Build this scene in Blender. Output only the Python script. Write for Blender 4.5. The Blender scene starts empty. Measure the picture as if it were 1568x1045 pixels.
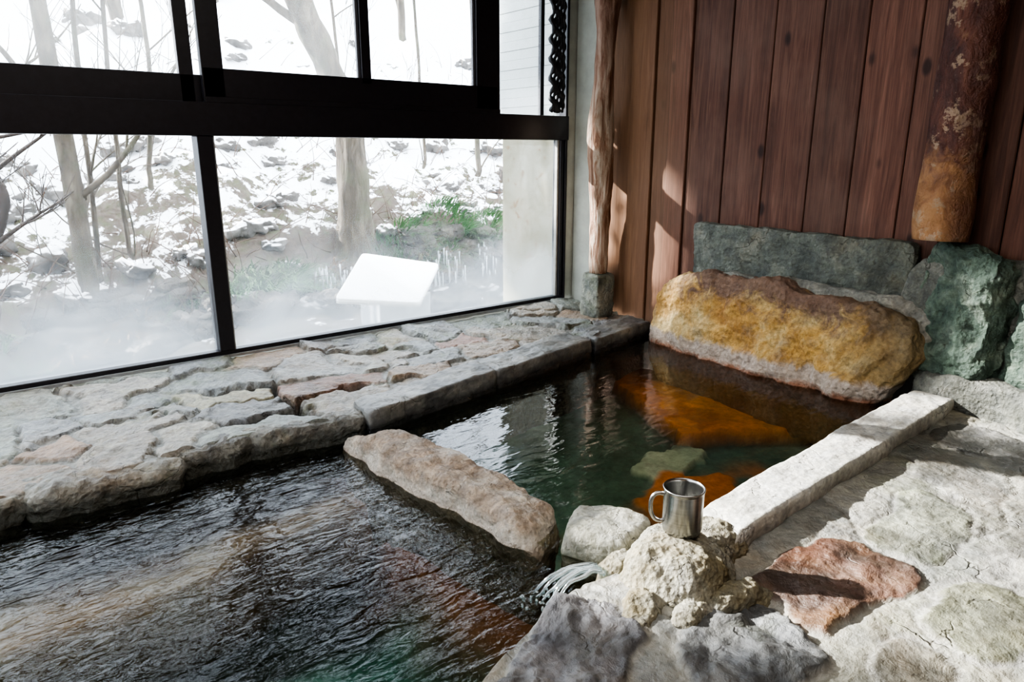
import bpy, bmesh, math, random
import numpy as np
from mathutils import Vector, Matrix

R = math.radians
scene = bpy.context.scene
random.seed(7)

# ------------------------------------------------------------------ noise
def _h(ix, iy, iz, seed):
    n = (ix.astype(np.int64)*374761393 + iy.astype(np.int64)*668265263 + iz.astype(np.int64)*2147483647 + seed*974634777) & 0xffffffff
    n = ((n ^ (n >> 13))*1274126177) & 0xffffffff
    n = ((n ^ (n >> 16))*2246822519) & 0xffffffff
    n = n ^ (n >> 15)
    return (n & 0xffff)/65535.0
def vnoise(P, seed=0):
    P = np.asarray(P, float); I = np.floor(P).astype(np.int64); f = P-I; f = f*f*(3-2*f)
    x, y, z = I[:,0], I[:,1], I[:,2]; fx, fy, fz = f[:,0], f[:,1], f[:,2]
    def L(a,b,t): return a+(b-a)*t
    c00=L(_h(x,y,z,seed),_h(x+1,y,z,seed),fx); c10=L(_h(x,y+1,z,seed),_h(x+1,y+1,z,seed),fx)
    c01=L(_h(x,y,z+1,seed),_h(x+1,y,z+1,seed),fx); c11=L(_h(x,y+1,z+1,seed),_h(x+1,y+1,z+1,seed),fx)
    return L(L(c00,c10,fy),L(c01,c11,fy),fz)*2-1
def fbm(P, scale=1, octv=4, seed=0, gain=.5):
    P=np.asarray(P,float)*scale; a=1; s=0
    for i in range(octv):
        s = s+a*vnoise(P+i*17.3, seed+i); a*=gain; P=P*2.03
    return s
def sstep(a,b,x):
    t=np.clip((x-a)/(b-a),0,1); return t*t*(3-2*t)

# ------------------------------------------------------------------ mesh helpers
def obj_from(name, V, F, mat=None, smooth=True, parent=None):
    me = bpy.data.meshes.new(name)
    me.from_pydata([tuple(map(float,v)) for v in V], [], [tuple(map(int,f)) for f in F])
    me.update()
    if smooth:
        me.polygons.foreach_set('use_smooth',[True]*len(me.polygons))
    o = bpy.data.objects.new(name, me); scene.collection.objects.link(o)
    if mat: me.materials.append(mat)
    if parent: o.parent = parent
    return o
def set_col(o, C, name='Col'):
    at = o.data.color_attributes.new(name,'FLOAT_COLOR','POINT')
    C=np.asarray(C,float)
    if C.shape[1]==3: C=np.hstack([C,np.ones((len(C),1))])
    at.data.foreach_set('color', C.astype(np.float32).ravel())
def empty(name, loc=(0,0,0)):
    e=bpy.data.objects.new(name,None); e.empty_display_size=.1; scene.collection.objects.link(e); e.location=loc
    return e
def boxes(name, bl, mat, bevel=.004, parent=None):
    bm=bmesh.new()
    for (x0,x1,y0,y1,z0,z1) in bl:
        r=bmesh.ops.create_cube(bm,size=1)
        bmesh.ops.scale(bm,vec=(x1-x0,y1-y0,z1-z0),verts=r['verts'])
        bmesh.ops.translate(bm,vec=((x0+x1)/2,(y0+y1)/2,(z0+z1)/2),verts=r['verts'])
    me=bpy.data.meshes.new(name); bm.to_mesh(me); bm.free()
    o=bpy.data.objects.new(name,me); scene.collection.objects.link(o)
    me.materials.append(mat)
    if bevel:
        m=o.modifiers.new('b','BEVEL'); m.width=bevel; m.segments=2
    if parent: o.parent=parent
    return o
_cs={}
def csphere(N):
    if N not in _cs:
        bm=bmesh.new(); bmesh.ops.create_cube(bm,size=2); bmesh.ops.subdivide_edges(bm,edges=bm.edges[:],cuts=N-1,use_grid_fill=True)
        V=np.array([v.co[:] for v in bm.verts]); F=[[v.index for v in f.verts] for f in bm.faces]; bm.free()
        _cs[N]=(V,F)
    return _cs[N]
def rockq(quad, z0, z1, n=4, amp=.02, fs=6, seed=0, sub=5, fine=.25, ridge=.8):
    """quad: 4 plan corners (x,y) ordered; super-ellipsoid stretched into it, then roughened"""
    N_={2:7,3:12,4:24,5:44,6:76}[sub]
    Cb,F=csphere(N_)
    Cb=np.sin(Cb*math.pi/2*.98)/math.sin(math.pi/2*.98)*.35+Cb*.65
    P=Cb/np.power((np.abs(Cb)**n).sum(1),1/n)[:,None]
    N=np.sign(P)*np.abs(P)**(min(n,6)-1); N/=np.linalg.norm(N,axis=1)[:,None]
    u=(P[:,0]+1)/2; v=(P[:,1]+1)/2; q=np.array(quad,float)
    XY=((1-u)*(1-v))[:,None]*q[0]+(u*(1-v))[:,None]*q[1]+(u*v)[:,None]*q[2]+((1-u)*v)[:,None]*q[3]
    z=z0+(P[:,2]+1)/2*(z1-z0)
    W=np.column_stack([XY,z])
    d=fbm(W,fs,3,seed)*amp + fbm(W,fs*4.5,4,seed+9,.6)*amp*fine
    d2=np.abs(fbm(W,fs*1.7,3,seed+31))*amp*ridge
    e1=q[1]-q[0]; a=math.atan2(e1[1],e1[0]); ca,sa=math.cos(a),math.sin(a)
    Nw=np.column_stack([N[:,0]*ca-N[:,1]*sa,N[:,0]*sa+N[:,1]*ca,N[:,2]])
    return W+Nw*(d-d2)[:,None], F
def merge(parts):
    V=[];F=[];o=0
    for v,f in parts:
        V.append(np.asarray(v)); F+= [[i+o for i in ff] for ff in f]; o+=len(v)
    return np.vstack(V),F
def ell(cx,cy,rx,ry,ang=0):
    c,s=math.cos(R(ang)),math.sin(R(ang))
    return [(cx+c*a*rx-s*b*ry, cy+s*a*rx+c*b*ry) for a,b in((-1,-1),(1,-1),(1,1),(-1,1))]
def tube(pts, rads, seg=8, rough=0, seed=0, cap=True):
    pts=[Vector(p) for p in pts]; V=[];F=[]
    prev=None
    for i,p in enumerate(pts):
        t=(pts[min(i+1,len(pts)-1)]-pts[max(i-1,0)]).normalized()
        if prev is None:
            a=t.cross(Vector((1,0,0)));
            if a.length<.1: a=t.cross(Vector((0,1,0)))
            a.normalize()
        else:
            a=(prev-t*prev.dot(t)).normalized()
        prev=a; b=t.cross(a)
        for k in range(seg):
            an=2*math.pi*k/seg; r=rads[i]
            V.append(p+(a*math.cos(an)+b*math.sin(an))*r)
    n=len(pts)
    for i in range(n-1):
        for k in range(seg):
            k2=(k+1)%seg; F.append([i*seg+k,i*seg+k2,(i+1)*seg+k2,(i+1)*seg+k])
    if cap: F.append(list(range(seg))[::-1]); F.append([(n-1)*seg+k for k in range(seg)])
    V=np.array([v[:] for v in V])
    if rough:
        ctr=np.repeat(np.array([p[:] for p in pts]),seg,axis=0); d=V-ctr
        V=ctr+d*(1+rough*fbm(V*np.array([1,1,.35]),9,4,seed))[:,None]
    return V,F
def resample(pts,n,wig=0,seed=0):
    pts=np.array(pts,float); s=np.linspace(0,1,len(pts)); t=np.linspace(0,1,n)
    out=np.column_stack([np.interp(t,s,pts[:,k]) for k in range(pts.shape[1])])
    for _ in range(max(1,n//len(pts))):
        out[1:-1]=(out[:-2]+2*out[1:-1]+out[2:])/4
    if wig:
        q=np.column_stack([t*6,t*0,t*0]); 
        for k in range(3): out[:,k]+=wig*fbm(q,1,3,seed+k*5)
    return out

# ------------------------------------------------------------------ material helpers
class NT:
    def __init__(s,name):
        s.m=bpy.data.materials.new(name); s.m.use_nodes=True; s.t=s.m.node_tree; s.t.nodes.clear()
        s.out=s.n('ShaderNodeOutputMaterial')
    def n(s,typ,inp=None,**kw):
        nd=s.t.nodes.new(typ)
        for k,v in kw.items(): setattr(nd,k,v)
        if inp:
            for k,v in inp.items(): s.set(nd,k,v)
        return nd
    def set(s,nd,k,v):
        sock=nd.inputs[k]
        if isinstance(v,bpy.types.NodeSocket): s.t.links.new(v,sock)
        elif isinstance(v,bpy.types.Node): s.t.links.new(v.outputs[0],sock)
        else:
            if isinstance(v,(tuple,list)) and len(v)==3 and sock.type=='RGBA': v=(*v,1)
            sock.default_value=v
    def math(s,op,a,b=None,c=None,clamp=False):
        nd=s.n('ShaderNodeMath',operation=op,use_clamp=clamp); s.set(nd,0,a)
        if b is not None: s.set(nd,1,b)
        if c is not None: s.set(nd,2,c)
        return nd.outputs[0]
    def mix(s,f,a,b,mode='MIX'):
        nd=s.n('ShaderNodeMix',data_type='RGBA',blend_type=mode); s.set(nd,0,f); s.set(nd,6,a); s.set(nd,7,b)
        return nd.outputs[2]
    def noise(s,vec,scale,det=5,rough=.6,dist=0,w=0):
        nd=s.n('ShaderNodeTexNoise',{'Scale':scale,'Detail':det,'Roughness':rough,'Distortion':dist}); s.t.links.new(vec,nd.inputs['Vector'])
        return nd.outputs[0]
    def ramp(s,f,stops,interp='LINEAR'):
        nd=s.n('ShaderNodeValToRGB'); nd.color_ramp.interpolation=interp
        e=nd.color_ramp.elements
        while len(e)<len(stops): e.new(.5)
        for i,(p,c) in enumerate(stops):
            e[i].position=p; e[i].color=(*c,1) if len(c)==3 else c
        s.set(nd,0,f); return nd.outputs[0]
    def mr(s,v,a,b,c=0,d=1,smooth=False):
        nd=s.n('ShaderNodeMapRange',{'From Min':a,'From Max':b,'To Min':c,'To Max':d}); s.set(nd,0,v)
        if smooth: nd.interpolation_type='SMOOTHSTEP'
        return nd.outputs[0]
    def vec(s,off=(0,0,0),scl=(1,1,1)):
        tc=s.n('ShaderNodeTexCoord'); mp=s.n('ShaderNodeMapping',{'Location':off,'Scale':scl}); s.t.links.new(tc.outputs['Object'],mp.inputs[0])
        return mp.outputs[0]
    def sep(s,v):
        nd=s.n('ShaderNodeSeparateXYZ'); s.t.links.new(v,nd.inputs[0]); return nd.outputs
    def pbr(s,col,rough=.7,bump=None,bstr=.4,bdist=.02,metal=0,spec=.5,**kw):
        b=s.n('ShaderNodeBsdfPrincipled'); s.set(b,'Base Color',col); s.set(b,'Roughness',rough); s.set(b,'Metallic',metal); s.set(b,'Specular IOR Level',spec)
        for k,v in kw.items(): s.set(b,k.replace('_',' '),v)
        if bump is not None:
            bn=s.n('ShaderNodeBump',{'Strength':bstr,'Distance':bdist}); s.set(bn,'Height',bump); s.t.links.new(bn.outputs[0],b.inputs['Normal'])
        s.t.links.new(b.outputs[0],s.out.inputs[0]); return b

def stone(name, cols, scale=5, seed=0, rough=.7, bstr=.6, bdist=.012, speck=(.55,1.15), bands=(), attr=False, wetz=.035, stops=None, pits=.35, cracks=.5, puddle=0, stain=0, moss=0):
    t=NT(name); v=t.vec((seed*3.1,seed*1.7,0)); p=t.vec(); z=t.sep(p)[2]
    n1=t.noise(v,scale,6,.62,.4); n2=t.noise(v,scale*9,6,.7); n3=t.noise(v,scale*2.7,4,.6,.8)
    if attr:
        a=t.n('ShaderNodeAttribute',attribute_name='Col'); base=a.outputs[0]
        base=t.mix(t.mr(n1,.35,.7,0,.45),base,t.mix(.6,base,cols[0]))
    else:
        k=len(cols); st=stops or [.34+.34*i/(k-1) for i in range(k)]
        base=t.ramp(n1,list(zip(st,cols)))
    base=t.mix(1,base,t.ramp(n2,[(.3,(speck[0],)*3),(.7,(speck[1],)*3)]),'MULTIPLY')
    base=t.mix(1,base,t.ramp(n3,[(.35,(.78,.78,.80)),(.65,(1.14,1.11,1.06))]),'MULTIPLY')
    if stain:   # iron / dirt stains
        ns_=t.noise(p,2.2,6,.7,.5); base=t.mix(t.math('MULTIPLY',t.mr(ns_,.50,.66,0,1),stain),base,t.mix(1,base,(.80,.52,.30),'MULTIPLY'))
        nd_=t.noise(p,1.3,5,.7,.3); base=t.mix(t.math('MULTIPLY',t.mr(nd_,.5,.64,0,1),stain),base,t.mix(1,base,(.45,.45,.44),'MULTIPLY'))
    if moss:
        nm=t.noise(p,3.6,6,.7,.3); base=t.mix(t.math('MULTIPLY',t.mr(nm,.54,.66,0,1),moss),base,t.mix(1,base,(.62,.72,.38),'MULTIPLY'))
    wv=t.n('ShaderNodeVectorMath',operation='MULTIPLY_ADD'); nc=t.n('ShaderNodeTexNoise',{'Scale':scale*1.6,'Detail':4}); t.t.links.new(v,nc.inputs['Vector'])
    t.t.links.new(nc.outputs['Color'],wv.inputs[0]); wv.inputs[1].default_value=(.22,.22,.22); t.t.links.new(v,wv.inputs[2])
    vc=t.n('ShaderNodeTexVoronoi',{'Scale':scale*1.1},feature='DISTANCE_TO_EDGE'); t.t.links.new(wv.outputs[0],vc.inputs['Vector'])
    crack=t.math('MULTIPLY',t.mr(vc.outputs[0],.004,.02,1,0),t.mr(n1,.5,.62,0,1))
    base=t.mix(t.math('MULTIPLY',crack,cracks),base,(.05,.045,.04))
    for (lo,hi,c,strg,na) in bands:
        zz=t.math('ADD',z,t.math('MULTIPLY',t.math('SUBTRACT',n3,.5),na))
        f=t.math('MULTIPLY',t.mr(zz,lo,hi,1,0),strg)
        base=t.mix(f,base,t.mix(1,c,t.ramp(n2,[(.3,(.7,)*3),(.7,(1.15,)*3)]),'MULTIPLY'))
    wet=t.mr(t.math('ADD',z,t.math('MULTIPLY',t.math('SUBTRACT',n3,.5),.06)),wetz-.02,wetz+.012,1,0)
    if puddle:
        wet=t.math('MAXIMUM',wet,t.math('MULTIPLY',t.mr(t.noise(p,2.3,3,.5,.3),.42,.6,0,1),puddle))
    base=t.mix(t.math('MULTIPLY',wet,.5),base,t.mix(1,base,(.48,.45,.42),'MULTIPLY'))
    vo=t.n('ShaderNodeTexVoronoi',{'Scale':scale*11}); t.t.links.new(v,vo.inputs['Vector'])
    h=t.math('ADD',t.math('MULTIPLY',n2,.8),t.math('MULTIPLY',vo.outputs[0],pits))
    h=t.math('ADD',h,t.math('MULTIPLY',n3,1.2)); h=t.math('SUBTRACT',h,t.math('MULTIPLY',crack,cracks*1.2))
    rr=t.mix(wet,(rough,)*3,(.22,)*3)
    t.pbr(base,rr,h,bstr,bdist,spec=.45)
    return t.m

def simple(name,c,rough=.5,metal=0,nscale=20,var=.15,bstr=.15,spec=.5):
    t=NT(name); v=t.vec(); n=t.noise(v,nscale,5,.6)
    col=t.mix(1,c,t.ramp(n,[(.3,(1-var,)*3),(.7,(1+var,)*3)]),'MULTIPLY')
    t.pbr(col,rough,n,bstr,.004,metal,spec); return t.m

# ================================================================== CAMERA
cam=bpy.data.cameras.new('camera'); co=bpy.data.objects.new('camera',cam); scene.collection.objects.link(co)
co.location=(0,0,1.15); cam.sensor_width=36; cam.lens=24.8; cam.clip_start=.02
co.rotation_euler=(R(90-15.1),0,R(51.5-90)); scene.camera=co

# ================================================================== MATERIALS
m_frame=simple('dark_window_frame',(.011,.010,.014),.38,0,30,.3)
m_plaster=simple('plaster_grey_green',(.32,.33,.29),.8,0,9,.12,.3)
m_ceil=simple('ceiling_wood',(.16,.10,.06),.7,0,6,.2)
m_roomwall=simple('room_wall_wood',(.22,.12,.07),.7,0,6,.25)

# ================================================================== WOOD WALL
def wood_mat(name,tint=(1,1,1)):
    t=NT(name); p=t.vec(); a=t.n('ShaderNodeAttribute',attribute_name='Col')
    off=t.n('ShaderNodeVectorMath',operation='MULTIPLY_ADD'); t.t.links.new(a.outputs['Color'],off.inputs[0]); off.inputs[1].default_value=(37,37,37); t.t.links.new(p,off.inputs[2])
    mp=t.n('ShaderNodeMapping',{'Scale':(9,9,.55)}); t.t.links.new(off.outputs[0],mp.inputs[0])
    g=t.noise(mp.outputs[0],3,7,.65,1.2)
    mp3=t.n('ShaderNodeMapping',{'Scale':(60,60,1.2)}); t.t.links.new(off.outputs[0],mp3.inputs[0]); gf=t.noise(mp3.outputs[0],3,5,.6)
    mp2=t.n('ShaderNodeMapping',{'Scale':(4.2,4.2,2.2)}); t.t.links.new(off.outputs[0],mp2.inputs[0])
    vo=t.n('ShaderNodeTexVoronoi',{'Scale':1.3}); t.t.links.new(mp2.outputs[0],vo.inputs['Vector'])
    col=t.ramp(g,[(.3,(.064,.028,.019)),(.52,(.110,.049,.033)),(.72,(.165,.083,.057))])
    col=t.mix(1,col,t.ramp(gf,[(.3,(.75,)*3),(.7,(1.18,)*3)]),'MULTIPLY')
    col=t.mix(1,col,t.mr(a.outputs['Fac'],0,1,.72,1.2),'MULTIPLY')
    kn=t.mr(vo.outputs[0],.06,.15,1,0,True)
    col=t.mix(t.math('MULTIPLY',kn,.85),col,(.018,.008,.007))
    big=t.noise(p,1.3,4,.6); col=t.mix(t.mr(big,.45,.75,0,.45),col,(.19,.125,.095))
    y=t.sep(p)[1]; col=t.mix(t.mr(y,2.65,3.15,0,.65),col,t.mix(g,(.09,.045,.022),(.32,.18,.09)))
    t.pbr(col,.66,t.math('ADD',g,gf),.35,.004,spec=.3); return t.m
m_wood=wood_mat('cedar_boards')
V=[];F=[];C=[]
edges=[3.40,3.19,3.0,2.88,2.735,2.48,2.225,1.965,1.74,1.5,1.30,1.06,.82,.6,.35,.1,-.2,-.5,-.8,-1.1,-1.5]
rnd=random.Random(3)
for i in range(len(edges)-1):
    y1,y0=edges[i]-.0025,edges[i+1]+.0025; x0=3.5+rnd.uniform(-.003,.003); x1=3.54
    if i in(1,3): x0=3.485
    zb=.06 if y0>2.6 else .3
    ch=.004
    base=len(V)
    prof=[(x1,y0),(x0+ch,y0),(x0,y0+ch),(x0,y1-ch),(x0+ch,y1),(x1,y1)]
    for zz in (zb,2.6):
        for (x,y) in prof: V.append((x,y,zz))
    n=len(prof)
    for k in range(n-1): F.append([base+k,base+k+1,base+n+k+1,base+n+k])
    c=rnd.random(); C+= [(c,c,c)]*(2*n)
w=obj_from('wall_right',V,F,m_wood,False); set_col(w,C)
boxes('trim_1',[(3.541,3.60,-1.5,3.9,-.6,2.6)],simple('dark_gap',(.015,.009,.007),.9),0)
boxes('trim_2',[(3.47,3.54,3.40,3.668,.0,2.6)],m_plaster,.003)

# ================================================================== WINDOW WALL
WY=3.72
boxes('wall_back',[(-2.5,3.54,WY-.05,WY+.10,-.7,.115),(-2.5,3.54,WY-.05,WY+.1,2.42,2.6),(3.405,3.54,WY-.045,WY+.10,.1,2.42)],m_plaster,.003)
def haze_glass(name,lo,hi,zlo,zhi):  # outdoor steam haze put into the panes, whiter towards the bottom
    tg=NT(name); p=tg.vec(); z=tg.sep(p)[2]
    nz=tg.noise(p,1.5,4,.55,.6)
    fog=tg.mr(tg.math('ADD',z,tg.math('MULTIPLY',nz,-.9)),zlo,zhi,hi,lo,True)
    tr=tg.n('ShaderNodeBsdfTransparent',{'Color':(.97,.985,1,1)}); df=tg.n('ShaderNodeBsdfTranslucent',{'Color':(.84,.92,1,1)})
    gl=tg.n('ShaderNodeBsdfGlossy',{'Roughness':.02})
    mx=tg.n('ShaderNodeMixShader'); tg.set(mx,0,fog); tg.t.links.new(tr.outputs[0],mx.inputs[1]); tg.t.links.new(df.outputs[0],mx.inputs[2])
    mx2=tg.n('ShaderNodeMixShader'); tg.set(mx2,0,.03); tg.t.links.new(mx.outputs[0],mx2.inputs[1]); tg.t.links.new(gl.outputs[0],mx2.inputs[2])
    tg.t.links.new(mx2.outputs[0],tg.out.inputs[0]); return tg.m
m_fog=haze_glass('steam_haze_glass',.025,.38,-.42,.38); m_glass=haze_glass('thin_haze_glass',.015,.08,.6,2.0)
def pane(name,x0,x1,z0,z1,y,mat,par):
    return obj_from(name,[(x0,y,z0),(x1,y,z0),(x1,y,z1),(x0,y,z1)],[[0,1,2,3]],mat,False,par)
w1=empty('window_1')
boxes('frame',[(-2.5,3.40,WY-.045,WY+.03,.115,.15),(1.0,1.075,WY-.055,WY+.04,.15,1.22),(3.345,3.375,WY-.045,WY+.03,.15,1.22),(3.385,3.405,WY-.05,WY+.05,.12,2.42),
   (-2.5,3.40,WY-.065,WY+.06,1.22,1.375),(-1.25,-1.18,WY-.055,WY+.04,.15,1.22)],m_frame,.004,w1)
boxes('sill_strip',[(-2.5,3.40,WY-.055,WY-.046,.112,.128)],simple('aluminium_strip',(.35,.36,.37),.4,.6),.001,w1)
boxes('glazing_bead',[(3.328,3.344,WY-.03,WY-.005,.15,1.22),(1.076,1.084,WY-.04,WY-.01,.15,1.22)],simple('bead_grey',(.30,.30,.28),.5),.001,w1)
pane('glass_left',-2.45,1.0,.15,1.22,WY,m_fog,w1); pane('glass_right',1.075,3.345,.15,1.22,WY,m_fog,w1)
w2=empty('window_2')
T=2.42
boxes('sash_left',[(-2.5,1.08,WY-.01,WY+.03,1.36,1.50),(.965,1.03,WY-.01,WY+.03,1.36,T),(-.9,-.82,WY-.01,WY+.03,1.36,T),(-2.5,1.0,WY-.01,WY+.03,T-.08,T)],m_frame,.004,w2)
boxes('sash_right',[(1.06,2.80,WY-.055,WY-.015,1.365,1.53),(1.055,1.155,WY-.055,WY-.015,1.365,T),(1.885,1.94,WY-.055,WY-.015,1.5,T),(2.645,2.80,WY-.055,WY-.015,1.365,T),(1.06,2.80,WY-.055,WY-.015,T-.08,T),
  (1.06,2.82,WY-.06,WY-.056,1.37,1.40)],m_frame,.004,w2)
boxes('muntin_light',[(1.868,1.884,WY-.04,WY-.02,1.53,T),(2.628,2.644,WY-.04,WY-.02,1.53,T)],simple('muntin_grey',(.09,.09,.1),.4),.002,w2)
boxes('side_post',[(2.805,2.84,WY-.03,WY+.03,1.36,T),(3.20,3.23,WY-.0,WY+.03,1.36,T)],m_frame,.003,w2)
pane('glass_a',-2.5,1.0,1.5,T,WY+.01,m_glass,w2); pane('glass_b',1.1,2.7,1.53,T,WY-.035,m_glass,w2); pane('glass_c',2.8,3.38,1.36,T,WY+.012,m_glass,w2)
parts=[]
for k in range(5):
    x=3.245+.024*k; pts=[(x+.012*math.sin(j*.9+k*1.3),WY-.06+.012*math.cos(j*.9+k),1.40+.0165*j) for j in range(60)]
    parts.append(tube(pts,[.014+.005*math.sin(j*1.7+k) for j in range(60)],6))
V,F=merge(parts); obj_from('rope_blind',V,F,simple('black_blind',(.012,.012,.015),.5))

# ================================================================== CEILING, REST OF ROOM
boxes('ceiling',[(-2.6,3.6,-1.6,3.85,2.6,2.68)],m_ceil,0)
boxes('wall_front',[(-2.6,3.6,-1.6,-1.5,-.6,2.6)],m_roomwall,0)
boxes('wall_left',[(-2.6,-2.5,-1.5,3.85,-.6,.9),(-2.6,-2.5,-1.5,0,.9,2.6),(-2.6,-2.5,2.9,3.85,.9,2.6),(-2.6,-2.5,0,2.9,2.3,2.6)],m_roomwall,0)

# ================================================================== STONE LEDGE
def paving(X,Y,seeds,cols,aniso,warp,seed,gap=(.012,.05)):
    P=np.column_stack([X,Y,np.zeros_like(X)])
    wx=X+warp*fbm(P,5,4,seed); wy=(Y+warp*fbm(P,5,4,seed+50))*aniso
    S=np.array(seeds); D=np.sqrt((wx[:,None]-S[None,:,0])**2+(wy[:,None]-S[None,:,1]*aniso)**2)
    idx=np.argsort(D,axis=1)[:,:2]; r=np.arange(len(X)); f1=D[r,idx[:,0]]; f2=D[r,idx[:,1]]
    dd=np.sqrt((S[idx[:,0],0]-S[idx[:,1],0])**2+((S[idx[:,0],1]-S[idx[:,1],1])*aniso)**2)
    e=(f2**2-f1**2)/(2*dd)
    return idx[:,0], e, sstep(gap[0],gap[1],e)
m_paving=stone('ledge_paving_stone',[(.32,.32,.30)],6,1,.55,.8,.013,attr=True,wetz=-.02,puddle=.6,stain=.55,moss=.5)
edge=np.array([(-2.5,2.78),(-.6,2.66),(0,2.64),(.45,2.62),(.85,2.66),(1.1,2.60),(1.23,2.56),(1.8,2.66),(2.5,2.80),(3.2,2.93),(3.47,2.96)])
nx,ny=640,130
xs=np.linspace(-2.45,3.47,nx); tt=np.linspace(0,1,ny)
XX,TT=np.meshgrid(xs,tt,indexing='ij'); EB=np.interp(XX,edge[:,0],edge[:,1])+.02*fbm(np.column_stack([XX.ravel()*6,XX.ravel()*0,XX.ravel()*0]),1,3,5).reshape(XX.shape)
YY=3.667+(EB-3.667)*TT
X=XX.ravel();Y=YY.ravel()
rn=random.Random(11); seeds=[];cl=[]
pal=[(.36,.365,.35),(.29,.31,.31),(.42,.41,.37),(.32,.35,.32),(.42,.40,.35),(.25,.26,.27),(.38,.36,.32),(.37,.29,.22),(.34,.36,.37)]
gx=-2.4
while gx<3.6:
    for gy in np.arange(2.75,3.75,.26):
        seeds.append((gx+rn.uniform(-.16,.16),gy+rn.uniform(-.12,.12))); cl.append(rn.choice(pal))
    gx+=rn.uniform(.22,.40)
for (sx,sy,c) in [(1.36,2.98,(.28,.16,.115)),(2.18,3.30,(.32,.17,.115)),(.22,2.98,(.38,.27,.19)),(.75,3.15,(.40,.38,.28)),(1.95,3.05,(.28,.29,.29))]:
    d=[(i,(s[0]-sx)**2+(s[1]-sy)**2) for i,s in enumerate(seeds)]
    for i,_ in [q for q in d if q[1]<.025][::-1]: seeds.pop(i); cl.pop(i)
    seeds.append((sx,sy)); cl.append(c)
idx,e,m=paving(X,Y,seeds,cl,1.3,.075,21,(.006,.024))
cl=np.array(cl); P=np.column_stack([X,Y,X*0])
rr_=[random.Random(i) for i in range(len(seeds))]
hr=np.array([q.uniform(.0,.018) for q in rr_]); tx=np.array([q.uniform(-.06,.06) for q in rr_]); ty=np.array([q.uniform(-.06,.06) for q in rr_]); S=np.array(seeds)
tilt=tx[idx]*(X-S[idx,0])+ty[idx]*(Y-S[idx,1])
Z=.070+.010*fbm(P,3,4,2)+m*(.006+hr[idx]+tilt)+.0045*fbm(P,20,4,8)*(.4+m)
Z+=.03*sstep(.35,0,TT.ravel())
hole=sstep(.05,.30,fbm(P,3.1,2,77))*(1-sstep(.004,.030,e))*sstep(.30,.5,TT.ravel())*sstep(1.7,1.3,X); Z-=hole*.06
mort=np.array([.38,.39,.365])
C=mort[None,:]*(1-m[:,None])+cl[idx]*m[:,None]
C*=(1-.35*(sstep(0,.004,e)*(1-sstep(.006,.02,e))))[:,None]
C*= (1-.9*hole)[:,None]
V=np.column_stack([X,Y,Z]); nV=len(V)
ii=np.arange(nx*ny).reshape(nx,ny)
F=np.stack([ii[:-1,:-1],ii[:-1,1:],ii[1:,1:],ii[1:,:-1]],-1).reshape(-1,4).tolist()
sk=V[ii[:,-1]].copy(); s1=sk.copy(); s1[:,2]=-.1; s2=s1.copy(); s2[:,2]=-.8; s2[:,1]-=.02
base=nV; V=np.vstack([V,s1,s2])
for i in range(nx-1):
    F.append((ii[i,-1],base+i,base+i+1,ii[i+1,-1])); F.append((base+i,base+nx+i,base+nx+i+1,base+i+1))
C=np.vstack([C,np.tile([.20,.19,.17],(2*nx,1))])
o=obj_from('stone_ledge',V,F,m_paving); set_col(o,C)

m_slate=stone('slate_coping',[(.13,.135,.14),(.22,.225,.22),(.33,.33,.31)],4,3,.5,.5,.010,bands=[(.02,.07,(.04,.04,.045),.9,.03)],puddle=.5,stain=.3)
m_tan=stone('tan_coping',[(.20,.20,.19),(.33,.33,.30),(.45,.44,.39)],5,4,.6,.9,.016,bands=[(.015,.055,(.05,.055,.045),.9,.035)],puddle=.5,stain=.5,moss=.5)  # dark band low on the front faces paints their shade into the colour
def strip(xs,wid,ov,z0,z1,seed,amp,n=6,jit=0,g=.003,zv=.007):
    parts=[]; rr=random.Random(seed)
    for a,b in zip(xs[:-1],xs[1:]):
        ya,yb=np.interp(a,edge[:,0],edge[:,1])-ov,np.interp(b,edge[:,0],edge[:,1])-ov
        w=wid*rr.uniform(.8,1.25); j=lambda: rr.uniform(-jit,jit)
        parts.append(rockq([(a+g,ya+j()*.6),(b-g,yb+j()*.6),(b-g+j(),yb+w),(a+g+j(),ya+w)],z0,z1+rr.uniform(-zv,zv),n,amp,6,rr.randint(0,99),5,.35))
    return merge(parts)
V,F=strip([1.24,2.02,2.85,3.45],.19,.06,-.04,.102,5,.008,14,.02); obj_from('slate_coping_stone',V,F,m_slate)
V,F=strip([-2.3,-1.6,-.9,-.42,.06,.52,.80,1.24],.16,.065,-.08,.084,9,.018,5,.06,-.010,.012); obj_from('tan_coping_stone',V,F,m_tan)

# ================================================================== POOL BEDS AND WATER
t=NT('pool_bed_stone'); p=t.vec(); n1=t.noise(p,3,6,.6,.6); n2=t.noise(p,26,6,.7); a=t.n('ShaderNodeAttribute',attribute_name='Col')
c=t.mix(1,a.outputs[0],t.ramp(n1,[(.3,(.6,.62,.62)),(.7,(1.25,1.2,1.2))]),'MULTIPLY'); c=t.mix(1,c,t.ramp(n2,[(.3,(.7,)*3),(.7,(1.2,)*3)]),'MULTIPLY')
t.pbr(c,.8,n2,.5,.01); m_bed=t.m
def grid_hf(name,x0,x1,y0,y1,nx,ny,fn,mat):
    gx,gy=np.meshgrid(np.linspace(x0,x1,nx),np.linspace(y0,y1,ny),indexing='ij'); X=gx.ravel();Y=gy.ravel()
    Z,C=fn(X,Y); ii=np.arange(nx*ny).reshape(nx,ny)
    F=np.stack([ii[:-1,:-1],ii[1:,:-1],ii[1:,1:],ii[:-1,1:]],-1).reshape(-1,4)
    o=obj_from(name,np.column_stack([X,Y,Z]),F.tolist(),mat); 
    if C is not None: set_col(o,C)
    return o
def lerp3(A,B,f): return A*(1-f[:,None])+np.array(B)[None,:]*f[:,None]
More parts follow.
